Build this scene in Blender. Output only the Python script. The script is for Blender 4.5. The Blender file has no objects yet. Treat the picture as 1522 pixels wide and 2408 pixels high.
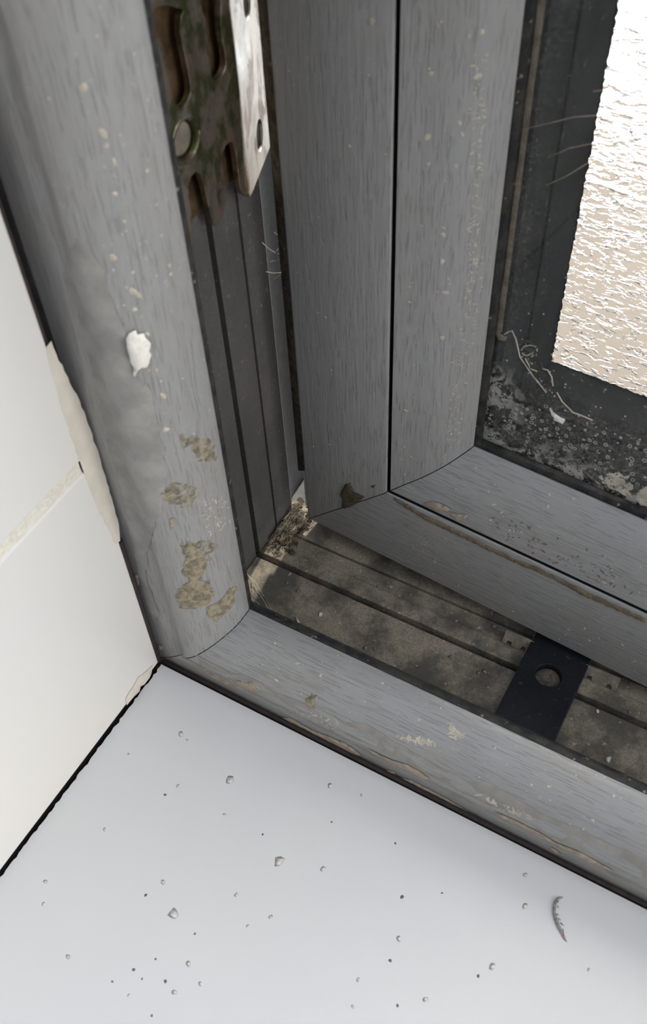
import bpy, bmesh, math, random
from mathutils import Vector, Matrix
from mathutils.geometry import delaunay_2d_cdt
random.seed(7)
S = 0.33                      # metres per drawing unit (the unit is the distance camera - frame corner)
sc = bpy.context.scene
col = sc.collection
# ------------------------------------------------------------------ camera, world, sun, exposure
CAM, FOCAL_PX = (0.42737, -0.34715, 0.86529), 2317.39
R = ((0.86912, 0.49311, -0.03844), (0.36095, -0.68548, -0.63232), (-0.33815, 0.53569, -0.77375))
cam = bpy.data.cameras.new('camera')
cam_o = bpy.data.objects.new('camera', cam); col.objects.link(cam_o)
m3 = Matrix((R[0], [-v for v in R[1]], [-v for v in R[2]])).transposed()
cam_o.matrix_world = Matrix.Translation(Vector(CAM)*S) @ m3.to_4x4()
cam.sensor_fit = 'VERTICAL'; cam.sensor_height = 36.0; cam.sensor_width = 36.0
cam.lens = 36.0*FOCAL_PX/2408.0
cam.clip_start = 0.01; cam.clip_end = 100
cam.dof.use_dof = True; cam.dof.focus_distance = 0.335; cam.dof.aperture_fstop = 24
sc.camera = cam_o
vs = sc.view_settings
vs.view_transform = 'Standard'; vs.look = 'None'; vs.gamma = 1.0; vs.use_curve_mapping = False
vs.exposure = 0.0

SKY = (0.86, 0.93, 1.0); SKY_STR = 2.5           # open sky beyond the window
ROOM = (1.0, 0.88, 0.74); ROOM_STR = 0.10        # dim room behind the camera
SIDE = (1.0, 0.975, 0.93); SIDE_STR = 6.0         # bright daylight along the wall, from the right
HIGH = (0.76, 0.90, 1.16); HIGH_STR = 1.05       # cool light from above
SUN_STR = 5.5; SUN_AZ = 6.0; SUN_EL = 42.0       # azimuth measured from straight outside, towards the left
w = bpy.data.worlds.new('daylight'); sc.world = w; w.use_nodes = True
nt = w.node_tree; nt.nodes.clear()
def N(t, tree=None, **kw):
    n = (tree or nt).nodes.new(t)
    for k, v in kw.items(): setattr(n, k, v)
    return n
def lobe(direction, lo, hi):
    d = N('ShaderNodeVectorMath', operation='DOT_PRODUCT'); nt.links.new(tc.outputs['Generated'], d.inputs[0])
    d.inputs[1].default_value = Vector(direction).normalized()
    m = N('ShaderNodeMapRange', interpolation_type='SMOOTHSTEP'); m.inputs[1].default_value = lo; m.inputs[2].default_value = hi
    nt.links.new(d.outputs['Value'], m.inputs[0]); return m.outputs[0]
def rgbs(c, s): return (c[0]*s, c[1]*s, c[2]*s, 1)
tc = N('ShaderNodeTexCoord')
mA = N('ShaderNodeMix', data_type='RGBA'); mA.inputs[6].default_value = rgbs(ROOM, ROOM_STR); mA.inputs[7].default_value = rgbs(HIGH, HIGH_STR)
nt.links.new(lobe((.15, .25, 1), .25, .95), mA.inputs[0])
mS = N('ShaderNodeMix', data_type='RGBA'); mS.inputs[7].default_value = rgbs(SIDE, SIDE_STR)
nt.links.new(lobe((.90, .20, .38), .70, 1.0), mS.inputs[0]); nt.links.new(mA.outputs[2], mS.inputs[6])
mB = N('ShaderNodeMix', data_type='RGBA'); mB.inputs[7].default_value = rgbs(SKY, SKY_STR)
nt.links.new(lobe((0, 1, .1), .05, .45), mB.inputs[0]); nt.links.new(mS.outputs[2], mB.inputs[6])
bg = N('ShaderNodeBackground'); nt.links.new(mB.outputs[2], bg.inputs[0])
ow = N('ShaderNodeOutputWorld'); nt.links.new(bg.outputs[0], ow.inputs[0])
sun = bpy.data.lights.new('sun', 'SUN'); sun.energy = SUN_STR; sun.angle = math.radians(1.5); sun.color = (1.0, 0.93, 0.82)
sun_o = bpy.data.objects.new('sun', sun); col.objects.link(sun_o)
az, el = math.radians(SUN_AZ), math.radians(SUN_EL)
to_sun = Vector((-math.sin(az)*math.cos(el), math.cos(az)*math.cos(el), math.sin(el)))
sun_o.rotation_euler = to_sun.to_track_quat('Z', 'Y').to_euler(); sun_o.location = to_sun*3

# ------------------------------------------------------------------ measured outlines (drawing units: arc length on a profile, distance along it)
DATA = {
 'mud': (('jamb',((.0643,.1619),(.0607,.1476),(.0627,.1325),(.0762,.1311),(.089,.1339),(.0946,.1461),(.0936,.1623),(.0857,.1721),(.0943,.1892),(.093,.202),(.0856,.2178),(.0783,.2068),(.0718,.1867),(.0763,.1733),(.071,.167))),('jamb',((.0847,.1283),(.0901,.1305),(.0983,.1302),(.1106,.1402),(.1194,.1349),(.1137,.1263),(.1105,.112),(.0987,.1079),(.0912,.1022),(.0852,.1115)))),
 'mudsp': (('jamb',((.0695,.289),(.0833,.3015),(.0976,.2884),(.0926,.2647),(.0803,.2744))),('jamb',((.0769,.2256),(.094,.2246),(.1075,.2078),(.0947,.1865),(.078,.1852))),('jamb',((.0957,.346),(.1179,.3304),(.1225,.3017),(.1072,.3113))),('rail',((.0775,.1714),(.0817,.1761),(.0707,.1786),(.0702,.1736)))),
 'scr': (('jamb',((.0983,.2738),(.1246,.2551),(.1273,.2192),(.1002,.225))),('rail',((.0666,.3393),(.0682,.3582),(.0697,.3767),(.0712,.3903),(.0688,.3942),(.0639,.3785),(.0629,.3612))),('rail',((.0824,.2572),(.0919,.2874),(.0925,.2988),(.0864,.2879),(.0816,.2678))),('rail',((.0634,.1597),(.0663,.1859),(.0705,.2053),(.0613,.2071),(.0347,.1791),(.0336,.1592))),('rail',((.1134,.2977),(.1075,.3169),(.1024,.3061))),('bstile',((.0478,.5266),(.0564,.5258),(.0603,.437),(.0646,.3254),(.0565,.3275),(.0511,.4384))),('bstile',((.07,.3864),(.0565,.3895),(.0481,.1476),(.0611,.1619))),('srail',((.0122,.125),(.0386,.1438),(.0666,.1561),(.07,.1406),(.042,.1277)))),
 'chip': (('jamb',((.0759,.4501),(.0806,.4519),(.0854,.4478),(.088,.4404),(.0873,.4305),(.0853,.4227),(.0808,.4229),(.0768,.4186),(.0738,.4127),(.0736,.4206),(.0745,.4339),(.0739,.444))),),
 'film': (('jamb',((.032,.4861),(.0594,.5231),(.0664,.5238),(.07,.4994),(.0719,.4731),(.073,.4558),(.075,.4448),(.0746,.413),(.0802,.404),(.0817,.3874),(.0821,.3683),(.0809,.3467),(.0794,.3145),(.0725,.2863),(.0619,.2543),(.0342,.1919),(.0226,.1471),(.0259,.0943),(.0119,.0678),(.0081,.1085),(.0153,.18),(.0219,.2434),(.0267,.3181),(.0313,.3908),(.0325,.4413),(.0321,.4694))),),
 'plast': (('jamb',((.0058,.1403),(.0118,.1447),(.0097,.1299),(.0076,.123),(.0043,.1259))),('jamb',((.0103,.024),(.0163,.0262),(.0113,.0137),(.0055,.0119))),('jamb',((.0726,.2596),(.0762,.261),(.0757,.2536),(.0723,.2445),(.0716,.2512))),('rail',((.0096,.1382),(.0228,.1526),(.018,.1737),(.0222,.1865),(.027,.2093),(.0249,.2212),(.0173,.2267),(.0066,.22),(.0038,.2032),(.0036,.1847),(.0052,.1646),(.0049,.1456))),('rail',((.054,.2389),(.054,.2474),(.0555,.2629),(.0602,.2765),(.0601,.2875),(.0555,.3001),(.0337,.2898),(.0348,.2757),(.0316,.2632),(.0326,.2473))),('rail',((.0071,.2491),(.0196,.2634),(.0128,.2646),(.0056,.2557))),('rail',((.0082,.266),(.0178,.2791),(.018,.299),(.0162,.32),(.0107,.3395),(.0109,.3545),(.0062,.3578),(.0023,.3482),(.0065,.3272),(.0069,.3062),(.0049,.2848))),('rail',((.0549,.3608),(.0582,.3796),(.0582,.4016),(.0549,.4175),(.0593,.4396),(.0555,.4687),(.0489,.4561),(.0338,.4181),(.0487,.3945),(.0486,.3706))),('rail',((.0051,.3894),(.0114,.397),(.0105,.4061),(.0011,.3998))),('rail',((.0259,.414),(.0267,.4194),(.0223,.424),(.0175,.4182))),('rail',((.0582,.098),(.0654,.1152),(.0614,.1216),(.0526,.1061))),('brail',((.0033,.1334),(.0105,.142),(.0124,.1562),(.01,.161),(.0027,.1509),(.0025,.1398))),('brail',((.0072,.1618),(.0096,.1691),(.0141,.1793),(.0087,.1777),(.0021,.1706),(.0022,.1657))),('srail',((.057,.2183),(.0593,.2218),(.0566,.2227),(.0536,.2203))),('srail',((.0684,.1191),(.0674,.1228),(.0653,.1243),(.0643,.1205))),('brail',((.007,.3079),(.0109,.312),(.0101,.3161),(.006,.3135))),('brail',((.0682,.3071),(.0694,.309),(.0677,.3098),(.0669,.3081)))),
 'plastsp': (('rail',((.0343,.0405),(.0312,.0659),(.0582,.098),(.0654,.1152),(.0605,.1216),(.0334,.0979),(.0229,.0718),(.0272,.0538))),),
 'dustline': (('srail',((.0944,.102),(.0909,.1384),(.0898,.1732),(.0897,.2022),(.0886,.2353),(.0923,.253),(.0909,.267),(.0906,.3005),(.0908,.3329),(.0912,.3571),(.0865,.3583),(.0853,.3342),(.0836,.302),(.0861,.2679),(.085,.2591),(.0852,.2521),(.0843,.2361),(.0838,.2031),(.0847,.1738),(.0843,.1391),(.0899,.1054))),),
 'dustsp': (('brail',((.0043,.2178),(.006,.3071),(.0043,.3499),(.0113,.3435),(.0362,.3043),(.0332,.2557),(.0272,.1892))),),
 'rust': (('stile',((.0442,.0649),(.0498,.0819),(.0563,.0887),(.0612,.0773),(.0719,.0759),(.0662,.0658),(.0583,.0543),(.0502,.0464),(.0455,.0449),(.0473,.0557))),('stile',((.079,.0952),(.0852,.1017),(.0815,.093)))),
 'g_flake': (((.2215,.2331),(.225,.2296),(.2319,.2277),(.2361,.2276),(.235,.2232),(.2298,.2219),(.2239,.2251)),),
 'g_cake': (((.2757,.1766),(.282,.1871),(.2901,.1936),(.2999,.1912),(.3042,.182),(.3061,.1676),(.2985,.1699),(.2888,.1708),(.2804,.1708)),((.3096,.1733),(.3153,.1905),(.3204,.168),(.3158,.1667))),
 'g_seal': (((.1783,.2984),(.1809,.2961),(.1849,.2876),(.1895,.2743),(.1995,.2618),(.2086,.2559),(.2157,.2476),(.2243,.2384),(.2248,.2462),(.2215,.2564),(.2178,.2648),(.2157,.271),(.2099,.2711),(.2058,.2833),(.2,.2917),(.193,.2926),(.1859,.2936)),),
 'g_line': (((.2245,.252),(.2304,.2445),(.2409,.2378),(.2501,.2381),(.2583,.2378)),((.1722,.2902),(.1753,.2943),(.1785,.2971),(.1829,.2895),(.1884,.2738),(.1995,.2618),(.2157,.2476)),((.1903,.2775),(.1938,.2777),(.1989,.2829),(.2002,.2904),(.1957,.2897),(.1904,.2859),(.1887,.281)),((.193,.2745),(.1989,.2658),(.2048,.2658)),((.2088,.2706),(.2134,.2713),(.2176,.2662),(.2202,.2572))),
 'g_scratch': (((.1643,.465),(.1831,.4748),(.1997,.4838),(.2148,.4891)),((.1867,.4513),(.2004,.4622),(.2155,.47)),((.1882,.4308),(.2008,.4413),(.215,.4562)),((.2093,.5034),(.2153,.5058))),
 'g_hook': ((.1685,.3022),(.166,.2985),(.1647,.2883),(.1683,.2829),(.1731,.283),(.175,.2866),(.1724,.2889),(.1693,.2903),(.1674,.2963)),
 'flecks': (('stile',.078,.5034,4),('stile',.0626,.4501,5),('stile',.0796,.5381,9),('stile',.0906,.4506,4),('stile',.0406,.2311,3),('stile',.0127,.3263,2),('stile',.0347,.1333,4),('stile',.0201,.4845,2),('bstile',.0508,.538,7),('bstile',.051,.5102,7),('bstile',.0212,.5108,6),('bstile',.0204,.4674,7),('bstile',.0222,.448,7),('bstile',.0409,.4484,6),('bstile',.0356,.3932,8),('bstile',.036,.3699,7),('bstile',.0416,.3548,4),('bstile',.0397,.342,6),('bstile',.04,.2966,7),('bstile',.0126,.2088,5),('bstile',.0119,.1625,5),('bstile',.0103,.1449,4),('bstile',.0137,.1252,4),('bstile',.0565,.4458,4),('bstile',.0568,.4244,4),('bstile',.0556,.4663,4),('bstile',.057,.4037,4),('bstile',.0238,.5411,4),('bstile',.0591,.3589,3),('bstile',.0558,.3358,3),('bstile',.0558,.4871,4),('bstile',.0575,.2656,3),('bstile',.0509,.2281,3),('jamb',.085,.6137,6),('jamb',.0892,.587,5),('jamb',.1096,.5569,4),('jamb',.0784,.5091,7),('jamb',.0768,.5,3),('jamb',.1124,.4898,4),('jamb',.1122,.4834,4),('jamb',.0867,.4806,6),('jamb',.088,.4468,5),('jamb',.0887,.4149,5),('jamb',.0901,.4042,3),('jamb',.0747,.3098,4),('jamb',.086,.3583,7),('jamb',.0895,.5796,4),('jamb',.0916,.5693,3),('jamb',.088,.4957,3),('jamb',.0838,.4681,5),('jamb',.0819,.4862,4),('jamb',.0881,.5502,4),('jamb',.0899,.5314,3),('jamb',.1078,.481,2),('jamb',.1023,.4876,2),('jamb',.0899,.3906,4),('jamb',.0839,.4166,3),('brail',.0444,.1517,3),('brail',.0537,.1944,3),('brail',.032,.2085,4),('brail',.0557,.2455,5),('brail',.0702,.2626,5),('brail',.0074,.2187,4),('brail',.0081,.3096,6),('srail',.0179,.1593,3),('srail',.0114,.2674,3),('srail',.0238,.2971,3),('srail',.0296,.3185,6),('srail',.0423,.3111,5),('srail',.0212,.2963,3),('srail',.0149,.1547,4),('rail',.1025,.1502,3),('rail',.1197,.2297,3),('rail',.1038,.2733,4),('rail',.0958,.3819,3),('rail',.0911,.4377,3),('rail',.1101,.343,3),('rail',.1004,.3951,4),('rail',.102,.1753,3),('rail',.0547,.3945,3),('rail',.0796,.1373,3)),
 'sill': ((.0633,-.0524,8,1),(.1313,-.0696,11,1),(.2107,-.1125,11,1),(.1546,-.1944,12,1),(.131,-.177,6,1),(.0859,-.1104,4,0),(.1244,-.1931,4,0),(.0317,-.0937,3,1),(.0914,-.0976,4,1),(.248,-.0992,6,1),(.2156,-.0294,6,1),(.193,-.155,5,1),(.2291,-.1561,5,1),(.2158,-.1718,4,1),(.0566,-.1637,4,1),(.0397,-.2265,5,1),(.0504,-.2422,4,1),(.1513,-.2473,4,0),(.1618,-.2497,3,0),(.1414,-.2633,3,0),(.1799,-.2419,4,0),(.1625,-.2316,3,0),(.191,-.245,6,1),(.1886,-.2213,6,1),(.206,-.2293,5,1),(.3176,-.164,5,1),(.3236,-.1839,4,1),(.1851,-.2682,3,0),(.1596,-.265,3,1),(.1799,-.1991,3,0),(.097,-.266,5,1),(.3194,-.0874,5,0),(.3322,-.1192,6,1),(.3339,-.1382,4,0),(.3479,-.068,3,0),(.4089,-.1015,7,1),(.4019,-.1139,4,0),(.3545,-.1657,4,0),(.3718,-.1507,6,1),(.4139,-.0438,6,1),(.4039,-.0194,5,1),(.2931,-.0486,3,0),(.1448,-.0996,4,1),(.1853,-.0985,3,0),(.0726,-.055,3,1),(.234,-.0589,3,0),(.2456,-.0238,4,1),(.4783,-.066,4,1)),
 'worm': ((.4392,-.022),(.4364,-.0247),(.4352,-.0288),(.4357,-.0327),(.4372,-.037),(.4396,-.0406),(.4425,-.044),(.4452,-.0466),(.4477,-.0489),(.45,-.0505),(.4519,-.0523),(.4535,-.0534),(.4553,-.0545)),
 'wormw': (2.1025,4.73062,5.78187,5.78187,5.25624,5.78187,5.78187,5.25624,4.41524,3.67937,3.99474,2.62812,.63075),
 'worml': (((.4364,-.029),(.4372,-.0268)),((.4381,-.0323),(.4392,-.0319)),((.44,-.0383),(.4414,-.0376)),((.4424,-.0412),(.4443,-.0405)),((.4453,-.0437),(.4481,-.0434)),((.4483,-.0474),(.4506,-.0494))),
 'b_outer': ((.1094,.625),(.1891,.5947),(.1873,.5859),(.1877,.5577),(.1878,.5257),(.1865,.488),(.1863,.4538),(.1845,.444),(.1792,.4493),(.176,.4555),(.1757,.4651),(.176,.4865),(.174,.4935),(.1704,.4964),(.1646,.4965),(.1598,.4932),(.1577,.4874),(.158,.4771),(.1585,.4676),(.1564,.4573),(.1509,.4476),(.141,.4455),(.1377,.4492),(.1363,.4649),(.1346,.4823),(.1323,.4925),(.1271,.4969),(.1216,.4965),(.1168,.4915),(.1155,.4813),(.1155,.4691),(.1139,.4596),(.1105,.449),(.108,.4457),(.1063,.4517),(.1058,.4678),(.1049,.4935),(.1028,.5183),(.0993,.551),(.0995,.5834)),
 'b_slotA': ((.1089,.5954),(.1133,.5905),(.1157,.5801),(.1156,.5648),(.1154,.5541),(.1201,.545),(.1269,.5434),(.1345,.5475),(.1362,.5544),(.1355,.5656),(.1343,.5775),(.1336,.588),(.1366,.5968),(.141,.5981),(.1352,.6019),(.1214,.6096),(.1103,.6112),(.1089,.6022)),
 'b_slotB': ((.1602,.5841),(.1586,.571),(.1586,.5585),(.1582,.5467),(.1627,.5429),(.1706,.5436),(.1761,.5472),(.1771,.5554),(.1751,.5681),(.1762,.5799),(.1809,.5915),(.1573,.6022),(.1566,.5933)),
 'b_hole': (.1222,.5226),
 'b_holer': .0133,
 'f_outer': ((.0012,.5946),(.0791,.5621),(.0779,.5521),(.0757,.5256),(.0748,.5068),(.0743,.4766),(.0762,.4476),(.0752,.4415),(.0426,.4419),(.0073,.4429),(-.0028,.4439),(-.0059,.4492),(-.0028,.4889),(-.0,.5257),(-.0003,.5577),(-.0012,.5862)),
 'f_holes': (((.0417,.5668),),((.0416,.4677),)),
 'f_holer': .0125,
 'f_bend': (.042,.1878,.5257),
 'floor': ((.1244,.1147,8),(.4303,.1016,7),(.4056,.1427,5),(.3293,.1594,4),(.204,.2102,6),(.2843,.1848,6),(.1837,.1012,6),(.1915,.1043,4),(.1649,.0884,5),(.0902,.1278,4),(.075,.1318,4),(.2971,.1314,6),(.2922,.1277,5),(.1137,.0878,4),(.2615,.131,5),(.1598,.174,4),(.1935,.1799,4),(.2903,.1835,4),(.4318,.1554,4)),
 'stick': ((.1062,.0981),(.1155,.0899)),
 'block': {'L0':(.3241,.0961),'L1':(.3259,.1875),'R0':(.381,.093),'R1':(.3829,.1848),'hole':(.353,.151)},
 'clip': ((.2974,.1813),(.326,.1873),(.324,.171),(.3002,.1704)),
 'clip2': ((.3839,.1839),(.4123,.186),(.4145,.1729),(.3853,.1701)),
 'hair': (((.029,.2125,.398),(.029,.2209,.3864),(.029,.23,.3764),(.029,.2342,.3682),(.029,.2406,.3618)),((.029,.2304,.3966),(.029,.2371,.3882),(.029,.2425,.3822)),((.029,.23,.3764),(.029,.2337,.3773),(.029,.2392,.3777),(.029,.2429,.3782)),((.029,.2207,.374),(.029,.2323,.3677),(.029,.2392,.365)),((.029,.2316,.3753),(.029,.2379,.3691),(.029,.2408,.3639),(.029,.2441,.3539)),((.029,.2136,.3686),(.029,.2239,.3602),(.029,.2339,.3537),(.029,.2436,.3507)),((.029,.2238,.354),(.029,.2336,.3516),(.029,.2389,.3503),(.029,.2432,.3405)),((.029,.2349,.3853),(.029,.2377,.3803),(.029,.2414,.3747))),
 'web': ((.0337,.1209),(.0627,.1072),(.0509,.0979)),
 'cam': (.42737,-.34715,.86529),
 'R': ((.86912,.49311,-.03844),(.36095,-.68548,-.63232),(-.33815,.53569,-.77375)),
 'f': 2317.39,
 'th': -.07261,
 'A': (.05769,.20358,.045),
}

# ------------------------------------------------------------------ materials
class MT:
    def __init__(s, name):
        s.m = bpy.data.materials.new(name); s.m.use_nodes = True
        s.t = s.m.node_tree; s.t.nodes.clear()
        s.out = s.n('ShaderNodeOutputMaterial'); s.tc = s.n('ShaderNodeTexCoord')
    def n(s, typ, **kw):
        x = s.t.nodes.new(typ)
        for k, v in kw.items(): setattr(x, k, v)
        return x
    def l(s, a, b): s.t.links.new(a, b)
    def noise(s, scale=(1, 1, 1), detail=3, rough=.5, loc=(0, 0, 0), dist=0):
        mp = s.n('ShaderNodeMapping'); mp.inputs['Scale'].default_value = scale; mp.inputs['Location'].default_value = loc
        s.l(s.tc.outputs['Object'], mp.inputs[0])
        x = s.n('ShaderNodeTexNoise'); x.inputs['Scale'].default_value = 1; x.inputs['Detail'].default_value = detail
        x.inputs['Roughness'].default_value = rough; x.inputs['Distortion'].default_value = dist
        s.l(mp.outputs[0], x.inputs['Vector']); return x.outputs[0]
    def ramp(s, f, a, b, lo=0.0, hi=1.0):
        r = s.n('ShaderNodeMapRange', interpolation_type='SMOOTHSTEP')
        r.inputs[1].default_value = a; r.inputs[2].default_value = b; r.inputs[3].default_value = lo; r.inputs[4].default_value = hi
        s.l(f, r.inputs[0]); return r.outputs[0]
    def math(s, op, a, b=None):
        x = s.n('ShaderNodeMath', operation=op)
        for i, v in enumerate((a, b)):
            if v is None: continue
            if isinstance(v, (int, float)): x.inputs[i].default_value = v
            else: s.l(v, x.inputs[i])
        return x.outputs[0]
    def mix(s, f, a, b):
        x = s.n('ShaderNodeMix', data_type='RGBA')
        for i, v in ((0, f), (6, a), (7, b)):
            if isinstance(v, (int, float)): x.inputs[i].default_value = v
            elif isinstance(v, tuple): x.inputs[i].default_value = (*v[:3], 1)
            else: s.l(v, x.inputs[i])
        return x.outputs[2]
    def bsdf(s, color, rough=.5, metal=0, spec=.5, bump=None, bstr=.3, bdist=.001):
        p = s.n('ShaderNodeBsdfPrincipled')
        for k, v in (('Base Color', color), ('Roughness', rough), ('Metallic', metal), ('Specular IOR Level', spec)):
            if isinstance(v, tuple): p.inputs[k].default_value = (*v[:3], 1)
            elif isinstance(v, (int, float)): p.inputs[k].default_value = v
            else: s.l(v, p.inputs[k])
        if bump is not None:
            b = s.n('ShaderNodeBump'); b.inputs['Strength'].default_value = bstr; b.inputs['Distance'].default_value = bdist
            s.l(bump, b.inputs['Height']); s.l(b.outputs[0], p.inputs['Normal'])
        return p
    def done(s, p):
        s.l(p.outputs[0], s.out.inputs[0]); return s.m

def ax(axis, along, across):
    return tuple(along if i == axis else across for i in range(3))
def foil(name, axis, dust=.35, base=(.30, .299, .296)):
    t = MT(name)
    g1 = t.noise(ax(axis, 135, 2100), 2, .55, (0, 0, 0), .1); g2 = t.noise(ax(axis, 45, 700), 3, .6, (3, 1, 2))
    lines = t.ramp(g1, .57, .63); wave = t.ramp(g2, .35, .7)
    c = t.mix(t.math('MULTIPLY', wave, .16), base, tuple(v*1.28 for v in base))
    c = t.mix(t.math('MULTIPLY', lines, .38), c, tuple(v*.55 for v in base))
    d = t.noise((55, 55, 55), 5, .65, (9, 4, 1)); d2 = t.noise((700, 700, 700), 2, .5)
    c = t.mix(t.math('MULTIPLY', t.ramp(d, .42, .75), dust), c, (.30, .275, .235))
    c = t.mix(t.math('MULTIPLY', t.ramp(d2, .66, .74), dust*.9), c, (.5, .47, .42))
    h = t.math('SUBTRACT', t.math('MULTIPLY', wave, .35), lines)
    return t.done(t.bsdf(c, t.ramp(d, .3, .8, .30, .48), 0, .6, h, .55, .00025))
def dusty(name, c1, c2, scale=90, speck=.5, rough=.85, spec=.25):
    t = MT(name)
    a = t.noise((scale, scale, scale), 5, .62, (1, 2, 3)); f = t.noise((1500, 1500, 1500), 3, .7)
    sp = t.noise((520, 520, 520), 1, .5, (5, 5, 5))
    c = t.mix(t.ramp(a, .36, .62), c1, c2)
    c = t.mix(t.ramp(f, .35, .7, 0, .5), c, tuple(v*.55 for v in c1))
    c = t.mix(t.math('MULTIPLY', t.ramp(sp, .70, .76), speck), c, (.42, .37, .30))
    return t.done(t.bsdf(c, rough, 0, spec, f, .5, .0004))
def plain(name, c, rough=.5, metal=0, spec=.5, scale=300, var=.25, bstr=.2):
    t = MT(name); a = t.noise((scale,)*3, 4, .6)
    cc = t.mix(t.ramp(a, .3, .7), tuple(v*(1-var) for v in c), tuple(min(1, v*(1+var)) for v in c))
    return t.done(t.bsdf(cc, rough, metal, spec, a, bstr, .0003))

M = {}
M['foil_z'] = foil('grey_woodgrain_foil_upright', 2, .38)
M['foil_x'] = foil('grey_woodgrain_foil_level', 0, .38)
M['sash_z'] = foil('grey_woodgrain_sash_upright', 2, .18)
M['sash_x'] = foil('grey_woodgrain_sash_level', 0, .30)
M['rebate_dust'] = dusty('dusty_rebate', (.10, .091, .074), (.30, .255, .19), 75, .7)
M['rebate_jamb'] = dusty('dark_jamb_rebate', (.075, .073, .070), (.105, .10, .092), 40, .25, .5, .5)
M['rubber'] = dusty('black_rubber', (.008, .008, .009), (.016, .015, .014), 200, .25, .6, .4)
M['rubber_dust'] = dusty('dusty_black_rubber', (.010, .011, .014), (.045, .042, .036), 260, .5, .6, .4)
M['core'] = plain('grey_core', (.06, .06, .06), .7)
M['rail_dust'] = plain('beige_rail_dust', (.285, .272, .245), .85, scale=160, var=.15)
M['fleck'] = plain('pale_paint_fleck', (.50, .46, .38), .8, var=.2)
M['plaster'] = plain('dried_plaster', (.36, .30, .235), .9, scale=500, var=.22, bstr=.5)
M['mud'] = plain('dried_mud', (.25, .215, .150), .9, scale=500, var=.45, bstr=.8)
M['film'] = plain('dusty_film', (.31, .303, .288), .75, scale=120, var=.16)
M['chip'] = plain('exposed_white_core', (.86, .83, .77), .7, scale=600, var=.06, bstr=.5)
M['rust'] = plain('brown_stain', (.075, .058, .036), .85, scale=700, var=.4)
M['brown_dust'] = dusty('brown_groove_dust', (.15, .118, .08), (.24, .19, .13), 300, .3)
M['black_plastic'] = dusty('black_plastic', (.004, .005, .008), (.009, .010, .014), 60, .06, .45, .3)
M['pale_metal'] = dusty('dusty_beige_metal', (.17, .145, .115), (.27, .23, .185), 200, .2)
M['screw'] = dusty('dusty_screw', (.06, .052, .04), (.17, .145, .11), 260, .2, .6, .4)
M['spacer'] = dusty('dark_spacer', (.006, .007, .008), (.013, .014, .016), 60, .15, .9, .08)
M['clear_sealant'] = plain('dirty_clear_sealant', (.035, .037, .036), .3)
M['sunlit_white'] = plain('painted_sunlit_edge', (.85, .84, .80), .6, var=.05)  # near-white colour standing in for sunlight in the sash gap
M['olive'] = dusty('olive_seal', (.05, .042, .03), (.13, .11, .08), 300, .3)
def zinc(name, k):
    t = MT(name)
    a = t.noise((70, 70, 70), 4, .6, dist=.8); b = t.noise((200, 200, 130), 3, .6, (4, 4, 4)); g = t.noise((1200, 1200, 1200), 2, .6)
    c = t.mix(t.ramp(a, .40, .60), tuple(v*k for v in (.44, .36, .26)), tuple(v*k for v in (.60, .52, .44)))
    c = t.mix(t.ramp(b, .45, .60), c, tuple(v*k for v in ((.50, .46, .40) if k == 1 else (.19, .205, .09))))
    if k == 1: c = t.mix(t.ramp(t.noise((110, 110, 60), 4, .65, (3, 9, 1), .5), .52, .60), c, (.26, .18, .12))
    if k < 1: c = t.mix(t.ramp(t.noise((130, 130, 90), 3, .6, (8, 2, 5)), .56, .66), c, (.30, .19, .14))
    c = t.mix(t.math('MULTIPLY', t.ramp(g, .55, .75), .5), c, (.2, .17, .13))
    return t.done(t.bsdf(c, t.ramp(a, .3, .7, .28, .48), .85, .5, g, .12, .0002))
M['zinc'] = zinc('pale_zinc_plated_steel', 1.0); M['zinc_olive_shaded'] = zinc('olive_passivated_steel_shaded', .46); M['zinc_brown'] = plain('brown_stained_steel', (.16, .10, .055), .45, .7, scale=90, var=.6)  # olive copy is darkened as well, painting in the plate's shade
def porcelain(name, c, warm):
    t = MT(name); a = t.noise((9, 9, 9), 3, .5); g = t.noise((900, 900, 900), 2, .6)
    cc = t.mix(t.ramp(a, .3, .7), c, warm); cc = t.mix(t.ramp(g, .70, .78, 0, .25), cc, (.5, .48, .45))
    return t.done(t.bsdf(cc, .32, 0, .4, a, .05, .0005))
M['sill'] = porcelain('white_glazed_sill', (.61, .615, .625), (.64, .64, .635))
M['tile'] = porcelain('white_wall_tile', (.665, .66, .65), (.70, .68, .645))
M['grout'] = plain('cream_grout', (.66, .63, .56), .9, scale=700, var=.1, bstr=.4)
M['filler'] = plain('beige_filler', (.60, .555, .49), .9, scale=120, var=.06)
M['gap'] = plain('dark_joint', (.035, .026, .024), .9)
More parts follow.
